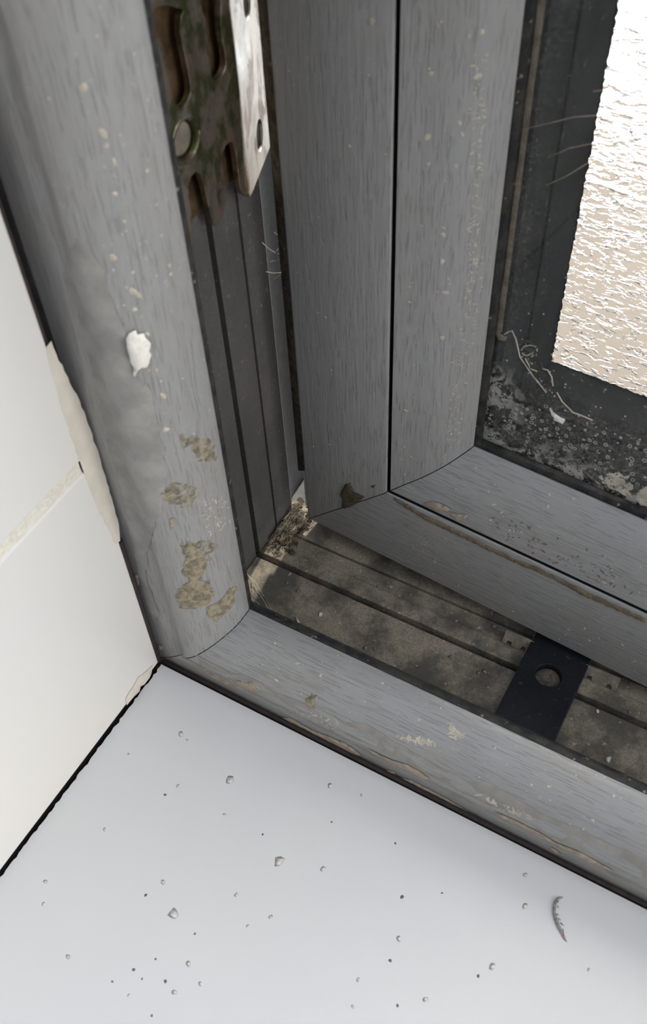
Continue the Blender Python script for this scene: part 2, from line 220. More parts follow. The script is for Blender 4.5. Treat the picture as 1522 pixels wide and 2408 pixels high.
def glassclear():
    t = MT('dirty_inner_glass')
    sx = t.n('ShaderNodeSeparateXYZ'); t.l(t.tc.outputs['Object'], sx.inputs[0])
    U = t.math('DIVIDE', sx.outputs['X'], S); Vv = t.math('DIVIDE', sx.outputs['Z'], S)
    film = t.ramp(t.noise((40, 40, 40), 4, .6), .3, .8, .006, .03)
    low = t.ramp(Vv, .30, .20)                            # dried run-off collected at the bottom of the pane
    side = t.ramp(U, .215, .165)
    n1 = t.noise((160, 160, 160), 5, .7, (2, 2, 2), 1.2); n2 = t.noise((420, 420, 420), 4, .65, (7, 1, 3), .6)
    corner = t.math('MAXIMUM', t.ramp(Vv, .205, .165), t.math('MULTIPLY', t.ramp(U, .215, .17), t.ramp(Vv, .27, .23)))
    crust = t.math('MULTIPLY', t.ramp(n1, .50, .60), t.math('MULTIPLY', corner, .62))
    veins = t.math('SUBTRACT', 1.0, t.ramp(t.math('ABSOLUTE', t.math('SUBTRACT', n2, .5)), .004, .030))
    veins = t.math('MULTIPLY', veins, t.math('MULTIPLY', t.math('MAXIMUM', corner, t.math('MULTIPLY', low, .35)), t.ramp(n1, .40, .55, .15, .75)))
    vo = t.n('ShaderNodeTexVoronoi'); vo.inputs['Scale'].default_value = 640; t.l(t.tc.outputs['Object'], vo.inputs['Vector'])
    ring = t.math('SUBTRACT', 1.0, t.ramp(t.math('ABSOLUTE', t.math('SUBTRACT', vo.outputs['Distance'], .33)), .02, .10))
    gate = t.n('ShaderNodeSeparateColor'); t.l(vo.outputs['Color'], gate.inputs[0])
    ring = t.math('MULTIPLY', ring, t.ramp(gate.outputs[0], .55, .6))
    band = t.math('MULTIPLY', t.ramp(Vv, .175, .20), t.ramp(Vv, .245, .225))
    ring = t.math('MULTIPLY', ring, t.math('MULTIPLY', band, .85))
    v2 = t.n('ShaderNodeTexVoronoi'); v2.inputs['Scale'].default_value = 750; t.l(t.tc.outputs['Object'], v2.inputs['Vector'])
    g2 = t.n('ShaderNodeSeparateColor'); t.l(v2.outputs['Color'], g2.inputs[0])
    dots = t.math('MULTIPLY', t.ramp(v2.outputs['Distance'], .26, .12), t.math('GREATER_THAN', g2.outputs[0], .90))
    dots = t.math('MULTIPLY', dots, t.ramp(t.math('ADD', Vv, t.math('MULTIPLY', n1, .1)), .47, .33))
    fine = t.math('MULTIPLY', t.ramp(t.noise((1800, 1800, 1800), 2, .6, (1, 7, 7)), .5, .7), t.math('ADD', .05, t.math('MULTIPLY', t.math('MAXIMUM', low, t.math('MULTIPLY', side, .6)), .16)))
    f = t.math('MAXIMUM', t.math('MAXIMUM', film, crust), t.math('MAXIMUM', ring, t.math('MAXIMUM', dots, t.math('MAXIMUM', fine, veins))))
    f = t.math('MINIMUM', f, .92)
    dirt = t.n('ShaderNodeBsdfDiffuse'); dirt.inputs[0].default_value = (.50, .49, .46, 1)
    tr = t.n('ShaderNodeBsdfTransparent'); gl = t.n('ShaderNodeBsdfGlossy'); gl.inputs['Roughness'].default_value = .03
    fr = t.n('ShaderNodeFresnel'); fr.inputs[0].default_value = 1.16
    mx = t.n('ShaderNodeMixShader'); t.l(fr.outputs[0], mx.inputs[0]); t.l(tr.outputs[0], mx.inputs[1]); t.l(gl.outputs[0], mx.inputs[2])
    m2 = t.n('ShaderNodeMixShader'); t.l(f, m2.inputs[0]); t.l(mx.outputs[0], m2.inputs[1]); t.l(dirt.outputs[0], m2.inputs[2])
    return t.done(m2)
M['pane_clear'] = glassclear()
def glasspattern():
    t = MT('patterned_outer_glass')
    h = t.noise((230, 230, 520), 2, .5, (0, 0, 0), .6)
    h = t.math('ADD', t.math('MULTIPLY', h, .7), t.math('MULTIPLY', t.ramp(h, .54, .68), .38))
    b = t.n('ShaderNodeBump'); b.inputs['Strength'].default_value = 1.0; b.inputs['Distance'].default_value = .00044; t.l(h, b.inputs['Height'])
    g = t.n('ShaderNodeBsdfGlass'); g.inputs['IOR'].default_value = 1.5; g.inputs['Roughness'].default_value = .02; t.l(b.outputs[0], g.inputs['Normal'])
    tl = t.n('ShaderNodeBsdfTranslucent'); tl.inputs[0].default_value = (.95, .93, .9, 1); t.l(b.outputs[0], tl.inputs['Normal'])
    mx = t.n('ShaderNodeMixShader'); mx.inputs[0].default_value = .03
    t.l(g.outputs[0], mx.inputs[1]); t.l(tl.outputs[0], mx.inputs[2])
    return t.done(mx)
M['pane_pattern'] = glasspattern()
M['ground'] = plain('pale_sunlit_paving', (.225, .182, .138), .9, scale=4, var=.08)

# ------------------------------------------------------------------ helpers
def tag(o, label=None, cat=None, group=None, kind=None):
    for k, v in (('label', label), ('category', cat), ('group', group), ('kind', kind)):
        if v: o[k] = v
    return o
def empty(name, loc=(0, 0, 0), rz=0, parent=None):
    o = bpy.data.objects.new(name, None); col.objects.link(o); o.empty_display_size = .01
    o.location = Vector(loc)*S; o.rotation_euler.z = rz
    if parent: o.parent = parent
    return o
def finish(name, bm, mats, parent=None, smooth=None, normals=True):
    if normals: bmesh.ops.recalc_face_normals(bm, faces=bm.faces)
    me = bpy.data.meshes.new(name); bm.to_mesh(me); bm.free()
    for m in (mats if isinstance(mats, (list, tuple)) else [mats]): me.materials.append(m)
    if smooth is not None:
        me.shade_smooth(); me.set_sharp_from_angle(angle=math.radians(smooth))
    o = bpy.data.objects.new(name, me); col.objects.link(o)
    if parent: o.parent = parent
    return o
def arcs(P):
    A = [0]
    for a, b in zip(P, P[1:]): A.append(A[-1]+math.hypot(b[0]-a[0], b[1]-a[1]))
    return A
def on_prof(P, A, s):
    s = max(0, min(A[-1]-1e-7, s))
    for i in range(len(P)-1):
        if s <= A[i+1]:
            k = (s-A[i])/(A[i+1]-A[i]); a, b = P[i], P[i+1]
            dx, dy = b[0]-a[0], b[1]-a[1]; L = math.hypot(dx, dy)
            return a[0]+k*dx, a[1]+k*dy, dx/L, dy/L
def member(bm, prof, upright, L, mats, start=None, sgn=1, gap=.0006):
    """closed profile (h, depth) swept along z (upright) or x, its near end mitred at 45 degrees"""
    v0, v1 = [], []
    for h, y in prof:
        a = h+gap
        v0.append(bm.verts.new(Vector((h, y*sgn, a) if upright else (a, y*sgn, h))*S))
        v1.append(bm.verts.new(Vector((h, y*sgn, L) if upright else (L, y*sgn, h))*S))
    n = len(prof)
    for i in range(n):
        f = bm.faces.new((v0[i], v0[(i+1) % n], v1[(i+1) % n], v1[i])); f.material_index = mats[i] if i < len(mats) else mats[-1]
    for vv in (v0, v1):
        f = bm.faces.new(vv); f.material_index = mats[-1]
class Surf:
    """a swept profile surface: (arc length, distance along) -> point"""
    def __init__(s, P, upright, outward=-1, ysgn=1):
        s.P, s.A, s.up, s.out, s.ys = P, arcs(P), upright, outward, ysgn
    def at(s, q, off=0):
        h, y, tx, ty = on_prof(s.P, s.A, q[0])
        nx, ny = ty*s.out, -tx*s.out
        h += nx*off; y += ny*off
        return Vector((h, y*s.ys, q[1]) if s.up else (q[1], y*s.ys, h))*S
class Plane:
    def __init__(s, f): s.f = f
    def at(s, q, off=0): return Vector(s.f(q[0], q[1], off))*S
def rough_outline(pts, step, amp):
    out = []
    for i, a in enumerate(pts):
        b = pts[(i+1) % len(pts)]; L = math.hypot(b[0]-a[0], b[1]-a[1]); n = max(1, int(L/step))
        for k in range(n):
            f = k/n; out.append((a[0]+(b[0]-a[0])*f+random.uniform(-amp, amp), a[1]+(b[1]-a[1])*f+random.uniform(-amp, amp)))
    return out
def inside(p, poly):
    c = False
    for i in range(len(poly)):
        a, b = poly[i], poly[i-1]
        if (a[1] > p[1]) != (b[1] > p[1]) and p[0] < (b[0]-a[0])*(p[1]-a[1])/(b[1]-a[1])+a[0]: c = not c
    return c
def patch(bm, surf, poly, off=.0006, step=.004, amp=.0010, thick=.0012, mi=0):
    poly = rough_outline(poly, step, amp)
    xs = [p[0] for p in poly]; ys = [p[1] for p in poly]; pts = [Vector(p) for p in poly]
    st = step*1.3; x = min(xs)+st/2
    while x < max(xs):
        y = min(ys)+st/2
        while y < max(ys):
            if inside((x, y), poly): pts.append(Vector((x+random.uniform(-.2, .2)*st, y+random.uniform(-.2, .2)*st)))
            y += st
        x += st
    vs_, es_, fs_, *_ = delaunay_2d_cdt(pts, [], [list(range(len(poly)))], 1, 1e-6)
    edge_n = len(poly)
    V_ = [bm.verts.new(surf.at((v[0], v[1]), off if i < edge_n else off+thick*random.uniform(.5, 1))) for i, v in enumerate(vs_)]
    for f in fs_:
        try: g = bm.faces.new([V_[i] for i in f]); g.material_index = mi; g.smooth = True
        except ValueError: pass
def blob(bm, surf, q, r, mi=0, thick=.5, off=.0002, stretch=1.0):
    n = 7; a0 = random.uniform(0, 6.28); ca, sa = math.cos(a0), math.sin(a0)
    c = bm.verts.new(surf.at(q, off+r*thick)); ring = []
    for k in range(n):
        a = 6.283*k/n; rr = r*random.uniform(.7, 1.2); ex, ey = rr*math.cos(a)*stretch, rr*math.sin(a)
        ring.append(bm.verts.new(surf.at((q[0]+ex*ca-ey*sa, q[1]+ex*sa+ey*ca), off)))
    for k in range(n):
        f = bm.faces.new((c, ring[k], ring[(k+1) % n])); f.material_index = mi; f.smooth = True
def tube(bm, pts, r, n=6, mi=0):
    """tube through pts (units) with radius r or list of radii"""
    P = [Vector(p)*S for p in pts]; rings = []
    for i, p in enumerate(P):
        d = (P[min(i+1, len(P)-1)]-P[max(i-1, 0)]).normalized()
        a = d.cross(Vector((0.3, 0.2, 1))).normalized(); b = d.cross(a)
        rr = (r[i] if isinstance(r, (list, tuple)) else r)*S
        rings.append([bm.verts.new(p+(a*math.cos(6.2832*k/n)+b*math.sin(6.2832*k/n))*rr) for k in range(n)])
    for A_, B_ in zip(rings, rings[1:]):
        for k in range(n):
            f = bm.faces.new((A_[k], A_[(k+1) % n], B_[(k+1) % n], B_[k])); f.smooth = True; f.material_index = mi
    for rg in (rings[0], rings[-1]): bm.faces.new(rg).material_index = mi
def box(bm, lo, hi, mi=0, bevel=0):
    r = bmesh.ops.create_cube(bm, size=1)
    for v in r['verts']: v.co = Vector([(lo[i]+(hi[i]-lo[i])*(v.co[i]+.5))*S for i in range(3)])
    fs = set(f for v in r['verts'] for f in v.link_faces)
    for f in fs: f.material_index = mi
    if bevel:
        es = list(set(e for f in fs for e in f.edges))
        bmesh.ops.bevel(bm, geom=es, offset=bevel*S, segments=2, affect='EDGES', profile=.5)
def sheet(name, outer, holes, thick, frame, mat, parent, bevel=.0004):
    """flat plate cut from a 2D outline with holes; frame = (origin, e1, e2, normal) in units"""
    cu = bpy.data.curves.new('outline', 'CURVE'); cu.dimensions = '2D'; cu.fill_mode = 'BOTH'
    cu.extrude = thick/2*S; cu.bevel_depth = bevel*S; cu.bevel_resolution = 1
    for ring in [outer]+list(holes):
        sp = cu.splines.new('POLY'); sp.points.add(len(ring)-1); sp.use_cyclic_u = True
        for p, q in zip(sp.points, ring): p.co = (q[0]*S, q[1]*S, 0, 1)
    tmp = bpy.data.objects.new('outline', cu); col.objects.link(tmp)
    dg = bpy.context.evaluated_depsgraph_get()
    me = bpy.data.meshes.new_from_object(tmp.evaluated_get(dg)); bpy.data.objects.remove(tmp)
    bpy.data.curves.remove(cu)
    o_, e1, e2, nn = [Vector(v) for v in frame]
    for v in me.vertices: c = v.co.copy(); v.co = o_*S+e1*c.x+e2*c.y+nn*c.z
    me.name = name; me.materials.clear(); me.materials.append(mat)
    o = bpy.data.objects.new(name, me); col.objects.link(o)
    if parent: o.parent = parent
    return o
def smooth_ring(pts, it=2):
    for _ in range(it):
        out = []
        for i, a in enumerate(pts):
            b = pts[(i+1) % len(pts)]
            out += [(a[0]*.75+b[0]*.25, a[1]*.75+b[1]*.25), (a[0]*.25+b[0]*.75, a[1]*.25+b[1]*.75)]
        pts = out
    return pts
def circle(c, ry, rz, n=28): return [(c[0]+ry*math.cos(6.2832*k/n), c[1]+rz*math.sin(6.2832*k/n)) for k in range(n)]

# ------------------------------------------------------------------ setting: sill, tiled reveal, paving outside
TOP, RIGHT = 1.35, 1.55
bm = bmesh.new()                                  # white sill slab with a slightly chipped left edge
ys_ = [-.95+.0035*k for k in range(int(.951/.0035)+1)]+[.0015]
L_ = [(.0022+random.uniform(-.0007, .0007)+(.0012 if random.random() < .06 else 0), y) for y in ys_]
ring_t = [bm.verts.new(Vector((x, y, 0))*S) for x, y in L_]+[bm.verts.new(Vector((RIGHT, .0045, 0))*S), bm.verts.new(Vector((RIGHT, -.95, 0))*S)]
ring_b = [bm.verts.new(v.co+Vector((0, 0, -.045*S))) for v in ring_t]
bm.faces.new(ring_t); bm.faces.new(ring_b[::-1])
for k in range(len(ring_t)): bm.faces.new((ring_t[k], ring_b[k], ring_b[(k+1) % len(ring_t)], ring_t[(k+1) % len(ring_t)]))
tag(finish('trim_1', bm, M['sill']), kind='structure', label='white glazed window sill slab')
bm = bmesh.new()                                  # tiled reveal: two tile courses, grout joint, dark joints behind
def tile(z0, z1, y1, mi=0):
    b2 = bmesh.new(); box(b2, (-.03, -.95, z0), (0, y1, z1), 0)
    es = [e for e in b2.edges if sum(1 for v in e.verts if v.co.x > -.0001) == 2]
    bmesh.ops.bevel(b2, geom=es, offset=.0022*S, segments=3, affect='EDGES', profile=.5)
    for f in b2.faces: f.material_index = mi; f.smooth = False
    me = bpy.data.meshes.new('t'); b2.to_mesh(me); b2.free(); bm.from_mesh(me); bpy.data.meshes.remove(me)
tile(.0035, .3045, .0010); tile(.3172, TOP, -.0060)
box(bm, (-.05, -.95, .300), (-.0016, -.012, .322), 1)
box(bm, (-.06, -.95, -.04), (-.0045, -.001, TOP), 2)
wall = tag(finish('wall_left', bm, [M['tile'], M['grout'], M['gap']]), kind='structure', label='white wall tiles with a cream grout joint')
bm = bmesh.new()                                  # filler squeezed between tile and frame
W_ = Plane(lambda a, b, off: (off, a, b))
patch(bm, W_, [(-.004, .205), (-.008, .24), (-.012, .30), (-.012, .36), (-.010, .40), (-.008, .428), (-.002, .43), (.001, .40), (.0065, .36), (.008, .30), (.007, .25), (.0045, .215), (.001, .204)], .00015, .006, .0008, .0001)
finish('filler_smear', bm, M['filler'], wall)
bm = bmesh.new(); patch(bm, W_, [(-.055, .004), (-.012, .002), (-.008, .012), (-.03, .020), (-.052, .014)], .0004, .006, .0012, .003)
finish('filler_smear', bm, M['filler'], wall)
bm = bmesh.new(); box(bm, (-12, .9, -3.2), (14, 6.2, -3.0)); tag(finish('floor', bm, M['ground']), kind='structure', label='pale sunlit paving outside')

# ------------------------------------------------------------------ window_1: fixed outer frame
FR = [(-0.012, 0.0105), (0, 0.0098), (0.012, 0.0085), (0.019, 0.0088), (0.024, 0.0096), (0.028, 0.0086), (0.033, 0.005), (0.038, 0.0032), (0.044, 0.003), (0.05, 0.0042), (0.056, 0.0074), (0.0617, 0.0118), (0.0665, 0.0165), (0.071, 0.0222), (0.075, 0.0285), (0.0785, 0.036), (0.0802, 0.0425), (0.0808, 0.05), (0.0808, 0.0575)]
FRC = FR+[(.0802, .0592), (.0776, .0602), (.057, .0606), (.029, .0612), (.029, .1453), (.0288, .1456), (-.012, .1458), (-.012, .1522), (.0288, .1525), (.0292, .1530), (.0292, .1695), (.0280, .1712), (.0262, .1716), (.0262, .1893), (.0215, .1896), (.0215, .1915), (.0268, .1918), (.0268, .2222), (.012, .2440), (.007, .2700), (.004, .320), (-.045, .320), (-.045, .0105)]
win = tag(empty('window_1'), kind='structure', label='grey woodgrain window frame in the tiled reveal')
nF = len(FR)
mats = [0]*(nF-1)+[0, 0, 1, 1]+[1]*15+[3]*6
def frame_member(name, upright, L, fleck_kind):
    bm = bmesh.new(); member(bm, FRC, upright, L, mats)
    su = Surf(FR, upright, 1)
    for k, s, a, r in DATA['flecks']:
        if k == fleck_kind: blob(bm, su, (s, a), r*.00040, 2, .35, stretch=random.choice((1, 1, 1.8, 2.6)))
    for _ in range(60):
        blob(bm, su, (random.uniform(.05, .15), random.uniform(.1, .7)), random.uniform(.0005, .0011), 2, .3)
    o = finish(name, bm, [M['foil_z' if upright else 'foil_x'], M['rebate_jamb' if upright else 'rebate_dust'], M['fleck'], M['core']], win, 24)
    return o, su
jamb, SJ = frame_member('frame_jamb', True, TOP, 'jamb')
rail, SR = frame_member('frame_rail', False, RIGHT, 'rail')
def stain(name, parent, surf, poly, mat, **kw):
    bm = bmesh.new(); patch(bm, surf, poly, **kw); return finish(name, bm, M[mat], parent)
def speckle(name, parent, surf, poly, mat, n, r0, r1, stretch=3, ang=None):
    bm = bmesh.new(); xs = [p[0] for p in poly]; ys = [p[1] for p in poly]; k = 0
    while k < n:
        q = (random.uniform(min(xs), max(xs)), random.uniform(min(ys), max(ys)))
        if inside(q, poly): blob(bm, surf, q, random.uniform(r0, r1), 0, .3, stretch=random.uniform(1, stretch)); k += 1
    return finish(name, bm, M[mat], parent)
FS = {'jamb': (jamb, SJ), 'rail': (rail, SR)}
stain('dust_film', jamb, SJ, DATA['film'][0][1], 'film', off=.0004, step=.006, amp=.0016, thick=.0006)
for k, p in DATA['mud']: stain('mud_stain', FS[k][0], FS[k][1], p, 'mud', off=.0005, step=.0024, amp=.0013, thick=.0005)
for k, p in DATA['mudsp']: speckle('mud_speckle', FS[k][0], FS[k][1], p, 'mud', 90, .0006, .0018)
for k, p in DATA['scr']:
    if k in FS: speckle('scuff_mark', FS[k][0], FS[k][1], p, 'fleck', 80, .0003, .0009, 5)
for k, p in DATA['chip']:
    tag(stain('paint_chip', FS[k][0], FS[k][1], p, 'chip', off=.0012, step=.003, amp=.0012, thick=.004), 'white chip torn out of the grey jamb')
for k, p in DATA['plast']:
    if k in FS: stain('plaster_smear', FS[k][0], FS[k][1], p, 'plaster', off=.0006, step=.003, amp=.0008)
for k, p in DATA['plastsp']: speckle('plaster_speckle', FS[k][0], FS[k][1], p, 'plaster', 160, .0006, .0020, 4)
edge_u = [(.0775+random.uniform(-.004, .004)-.010*math.exp(-((k*.02-.05)/.1)**2), .05+.02*k) for k in range(70)]
stain('dust_film', rail, SR, edge_u+[(.030, 1.40), (.034, 1.0), (.030, .5), (.032, .06)], 'rail_dust', off=.0003, step=.010, amp=.0014, thick=.0002)
GK = [(.0796, .0600), (.0800, .0625), (.0785, .0668), (.0750, .0708), (.0705, .0732), (.0660, .0732), (.0625, .0716), (.060, .0690), (.058, .0605)]
for up, L in ((True, TOP), (False, RIGHT)):
    bm = bmesh.new(); member(bm, GK, up, L, [0], gap=0)
    finish('frame_gasket', bm, M['rubber_dust'], win, 40)
bm = bmesh.new(); tube(bm, [(.001, .006, .0), (.2, .0062, -.001), (RIGHT, .008, -.001)], .0024, 6)    # brown mastic bead in the sill joint
finish('mastic_bead', bm, M['gap'], win)
bm = bmesh.new(); tube(bm, [(-.004, .0035, .0), (-.004, .0035, .20)], .0036, 6); finish('mastic_bead', bm, M['gap'], win)
FLOOR = Plane(lambda a, b, off: (a, b, .029+off))
FL2 = Plane(lambda a, b, off: (a, b, .0268+off))
bm = bmesh.new()                                  # clotted dirt where jamb and rail rebates meet
for _ in range(120):
    b = random.uniform(.155, .235); blob(bm, Plane(lambda a, b_, off: (a, b_, .0295+off)), (.030+random.uniform(0, .030)*random.random(), b), random.uniform(.0015, .0045), 0, .5)
for _ in range(40):
    a = random.uniform(.03, .05); tube(bm, [(a, random.uniform(.15, .22), .031), (a+random.uniform(-.01, .02), random.uniform(.16, .23), .033), (a+random.uniform(-.01, .02), random.uniform(.17, .24), .031)], .0003, 3)
finish('corner_dirt', bm, M['olive'], rail)
SEAM = bmesh.new()                                # ragged weld burr on the frame mitre
for k in range(60):
    s = random.uniform(.02, SJ.A[-1]); h, y, tx, ty = on_prof(FR, SJ.A, s); q = random.uniform(.0006, .0018)
    nx, ny = -ty, tx
    if s < .03 or (s > .085) or random.random() < .35:
        p = Vector((h+nx*.0004, y-abs(ny)*.0006, h+nx*.0004)); tube(SEAM, [p, p+Vector((q*random.uniform(-1, 1.5), random.uniform(-.001, .001), q*random.uniform(-1.5, 1)))], [.0005, .0002], 4)
finish('weld_burr', SEAM, M['mud'], win)

# ------------------------------------------------------------------ casement sash, ajar (its near stile, bottom rail, beads, double glazing)
A_ = DATA['A']; th = DATA['th']
sash = tag(empty('casement_sash', A_, th), 'grey woodgrain casement sash standing ajar behind the window frame, holding patterned glass', 'window sash')
FACE = [(0, -0.0035), (0.0035, -0.0002), (0.006, 0), (0.045, -0.0035), (0.0895, -0.0078), (0.0925, -0.0088), (0.0935, -0.01)]
BEAD = [(0.0968, -0.0105), (0.103, -0.0117), (0.1095, -0.0138), (0.118, -0.0155), (0.126, -0.0175), (0.1335, -0.0207), (0.1405, -0.0245), (0.147, -0.0297), (0.1525, -0.0358), (0.158, -0.0426), (0.1612, -0.0478)]
SH, SL = TOP-.1, RIGHT-.1
# sash local: x along, y outward (= minus the profile depth), z up
BODY = FACE+[(.0937, -.060), (.1500, -.061), (.1500, -.184), (.1530, -.1845), (.1535, -.195), (.1400, -.210), (.0, -.210), (.0, -.02)]
bm_l = [0]*(len(FACE)-1)+[1]*3+[2]*20
def sash_member(name, prof, up, L, kind, matl, mi):
    bm = bmesh.new(); member(bm, prof, up, L, mi, sgn=-1)
    src = FACE if kind in ('stile', 'srail') else BEAD
    su = Surf(src, up, outward=-1, ysgn=-1)
    for k, s, a, r in DATA['flecks']:
        if k == kind: blob(bm, su, (s, a), r*.00028, 3, .3, stretch=random.choice((1, 1, 1.3, 1.8)))
    for _ in range(40 if kind != 'stile' else 8):
        lo, hi = (.1, .6) if up else (.15, .5)
        blob(bm, su, (random.uniform(.01, su.A[-1]-.005), random.uniform(lo, hi)), random.uniform(.0004, .0011), 3, .3, stretch=random.uniform(1, 2.5))
    return finish(name, bm, [matl, M['rubber'], M['rubber_dust'], M['fleck']], sash, 24), su
stile, SS = sash_member('stile', BODY, True, SH, 'stile', M['sash_z'], bm_l)
brail, SB = sash_member('bottom_rail', BODY, False, SL, 'srail', M['sash_x'], bm_l)
BEADC = BEAD+[(.1600, -.0500), (.1500, -.0505), (.0975, -.0505), (.0968, -.02)]
bmi = [0]*(len(BEAD)-1)+[0, 1, 1, 1]
bstile, SBS = sash_member('glazing_bead', BEADC, True, SH, 'bstile', M['sash_z'], bmi)
bbot, SBB = sash_member('glazing_bead', BEADC, False, SL, 'brail', M['sash_x'], bmi)
SP = {'stile': (stile, SS), 'srail': (brail, SB), 'bstile': (bstile, SBS), 'brail': (bbot, SBB)}
for k, p in DATA['plast']:
    if k in SP: stain('paint_flake', SP[k][0], SP[k][1], p, 'plaster', off=.0008, step=.003, amp=.0005, thick=.0015)
for k, p in DATA['rust']: stain('mud_stain', SP[k][0], SP[k][1], p, 'rust', off=.0004, step=.002, amp=.0009)
for k, p in DATA['dustline']: stain('groove_dust', SP[k][0], SP[k][1], p, 'brown_dust', off=.0004, step=.003, amp=.0008)
for k, p in DATA['dustsp']: speckle('dust_speckle', SP[k][0], SP[k][1], p, 'brown_dust', 70, .0003, .0009, 4)
for k, p in DATA['scr']:
    if k in SP: speckle('scuff_mark', SP[k][0], SP[k][1], p, 'fleck', 30 if k == 'srail' else 150, .0003, .0006, 5)
GG = [(.1500, -.0490), (.1600, -.0492), (.1648, -.0520), (.1652, -.0560), (.1648, -.0578), (.1500, -.0578)]
for up, L in ((True, SH), (False, SL)):
    bm = bmesh.new(); member(bm, GG, up, L, [0], sgn=-1, gap=0); finish('glazing_gasket', bm, M['rubber_dust'], sash, 30)
SPC = [(.150, -.0600), (.1680, -.0600), (.1715, -.0630), (.1722, -.1100), (.1738, -.1115), (.1762, -.1700), (.150, -.1705)]
for up, L in ((True, SH), (False, SL)):
    bm = bmesh.new(); member(bm, SPC, up, L, [0], sgn=-1, gap=0); finish('spacer_bar', bm, M['spacer'], sash, 40)
bm = bmesh.new(); box(bm, (.151, .0580, .151), (SL, .0584, SH)); pane = finish('inner_pane', bm, M['pane_clear'], sash)
bm = bmesh.new(); box(bm, (.151, .1715, .151), (SL, .1825, SH)); finish('outer_pane', bm, M['pane_pattern'], sash)
bm = bmesh.new()                                  # ragged black butyl edge against the patterned pane
n_ = 480
for up in (True, False):
    pts_o = [(.150+.0, .150+.0)]
    jag = [(.1775+random.uniform(-.0009, .0009), .176+(SL-.176)*k/n_) for k in range(n_+1)]
    for (h0, a0), (h1, a1) in zip(jag, jag[1:]):
        q = [(.155, a0), (h0, a0), (h1, a1), (.155, a1)]
        bm.faces.new([bm.verts.new(Vector((h, .1708, a) if up else (a, .1708, h))*S) for h, a in q])
finish('butyl_edge', bm, M['rubber'], sash)
bm = bmesh.new()                                  # side seal along the hinge edge of the stile
member(bm, [(-.0040, -.0045), (-.0125, -.0090), (-.0142, -.0125), (-.0135, -.0165), (.0, -.0170), (.0, -.0040)], True, SH, [0], sgn=-1, gap=.075)
finish('edge_seal', bm, M['olive'], sash, 40)
bm = bmesh.new(); box(bm, (-.0105, .0135, .004), (-.0005, .0165, .085), 0, .001); finish('sunlit_sliver', bm, M['sunlit_white'], sash)  # added pale sliver, paints the sunlit strip beside the stile
GP = Plane(lambda a, b, off: (a, .0580-off, b))
bm = bmesh.new(); patch(bm, GP, [(.1652, .288), (.1700, .292), (.1700, SH), (.1655, SH)], .0003, .02, .0003, .0006); finish('sealant_strip', bm, M['pale_metal'], pane)
bm = bmesh.new(); patch(bm, GP, list(DATA['g_hook']), .0004, .004, .0005, .002); finish('sealant_strip', bm, M['pale_metal'], pane)
for p in DATA['g_flake']: bm = bmesh.new(); patch(bm, GP, p, .0006, .003, .0006, .003); finish('paint_flake', bm, M['chip'], pane)
for p in DATA['g_cake']: speckle('lime_crust', pane, GP, p, 'fleck', 120, .0004, .0017, 2.2)
for p in DATA['g_seal']: speckle('sealant_smear', pane, GP, p, 'clear_sealant', 40, .0008, .0022, 2.5); speckle('sealant_smear', pane, GP, p, 'fleck', 60, .0002, .0007, 3)
for q in DATA['g_line']: bm = bmesh.new(); tube(bm, [(a, .0576, b) for a, b in q], .0006, 4); finish('sealant_ridge', bm, M['fleck'], pane)
for q in DATA['g_scratch']: bm = bmesh.new(); tube(bm, [(a, .0578, b) for a, b in q], .0003, 3); finish('scratch', bm, M['plaster'], pane)

# ------------------------------------------------------------------ zinc-plated bracket on the jamb
brk = tag(empty('hinge_bracket', (.029, .16, .44)), 'yellow zinc-plated steel bracket with slots, high in the jamb rebate', 'bracket')
off0 = Vector((.029, .16, .44))
bx = DATA['f_bend'][0]
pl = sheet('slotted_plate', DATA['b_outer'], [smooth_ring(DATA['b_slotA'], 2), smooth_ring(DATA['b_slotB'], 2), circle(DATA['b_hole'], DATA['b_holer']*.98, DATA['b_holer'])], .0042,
           (Vector((bx-.0025, 0, 0))-off0, (0, 1, 0), (0, 0, 1), (1, 0, 0)), M['zinc_olive_shaded'], brk)
na = math.radians(20)
fb = DATA['f_bend']
fl = sheet('side_flange', DATA['f_outer'], [circle(h[0], .0105, DATA['f_holer']) for h in DATA['f_holes']], .0022,
           (Vector((fb[0]-.0013, fb[1], 0))-off0, (-math.sin(na), math.cos(na), 0), (0, 0, 1), (math.cos(na), math.sin(na), 0)), M['zinc'], brk)
bm = bmesh.new()                                  # rolled collar round the hole and the fixing behind it
hc = DATA['b_hole']; r_ = DATA['b_holer']
ringp = [Vector((bx-.0004, hc[0]+(r_*1.12)*math.cos(6.2832*k/24), hc[1]+(r_*1.12)*math.sin(6.2832*k/24)))-off0 for k in range(25)]
tube(bm, ringp, .0016, 6); finish('hole_collar', bm, M['zinc_olive_shaded'], brk)
bm = bmesh.new()
for k in range(2):
    x0 = .030+k*.004; rr = (.016, .011)[k]
    vs0 = [bm.verts.new((Vector((x0, hc[0]+rr*math.cos(6.2832*i/20), hc[1]+rr*math.sin(6.2832*i/20)))-off0)*S) for i in range(20)]
    vs1 = [bm.verts.new(v.co+Vector((.004*S, 0, 0))) for v in vs0]
    bm.faces.new(vs1)
    for i in range(20): bm.faces.new((vs0[i], vs0[(i+1) % 20], vs1[(i+1) % 20], vs1[i]))
finish('rivet', bm, M['zinc'], brk)
bm = bmesh.new(); box(bm, Vector((.0292, .095, .455))-off0, Vector((.0312, .185, .72))-off0, 0, .0006); finish('back_plate', bm, M['zinc_brown'], brk)

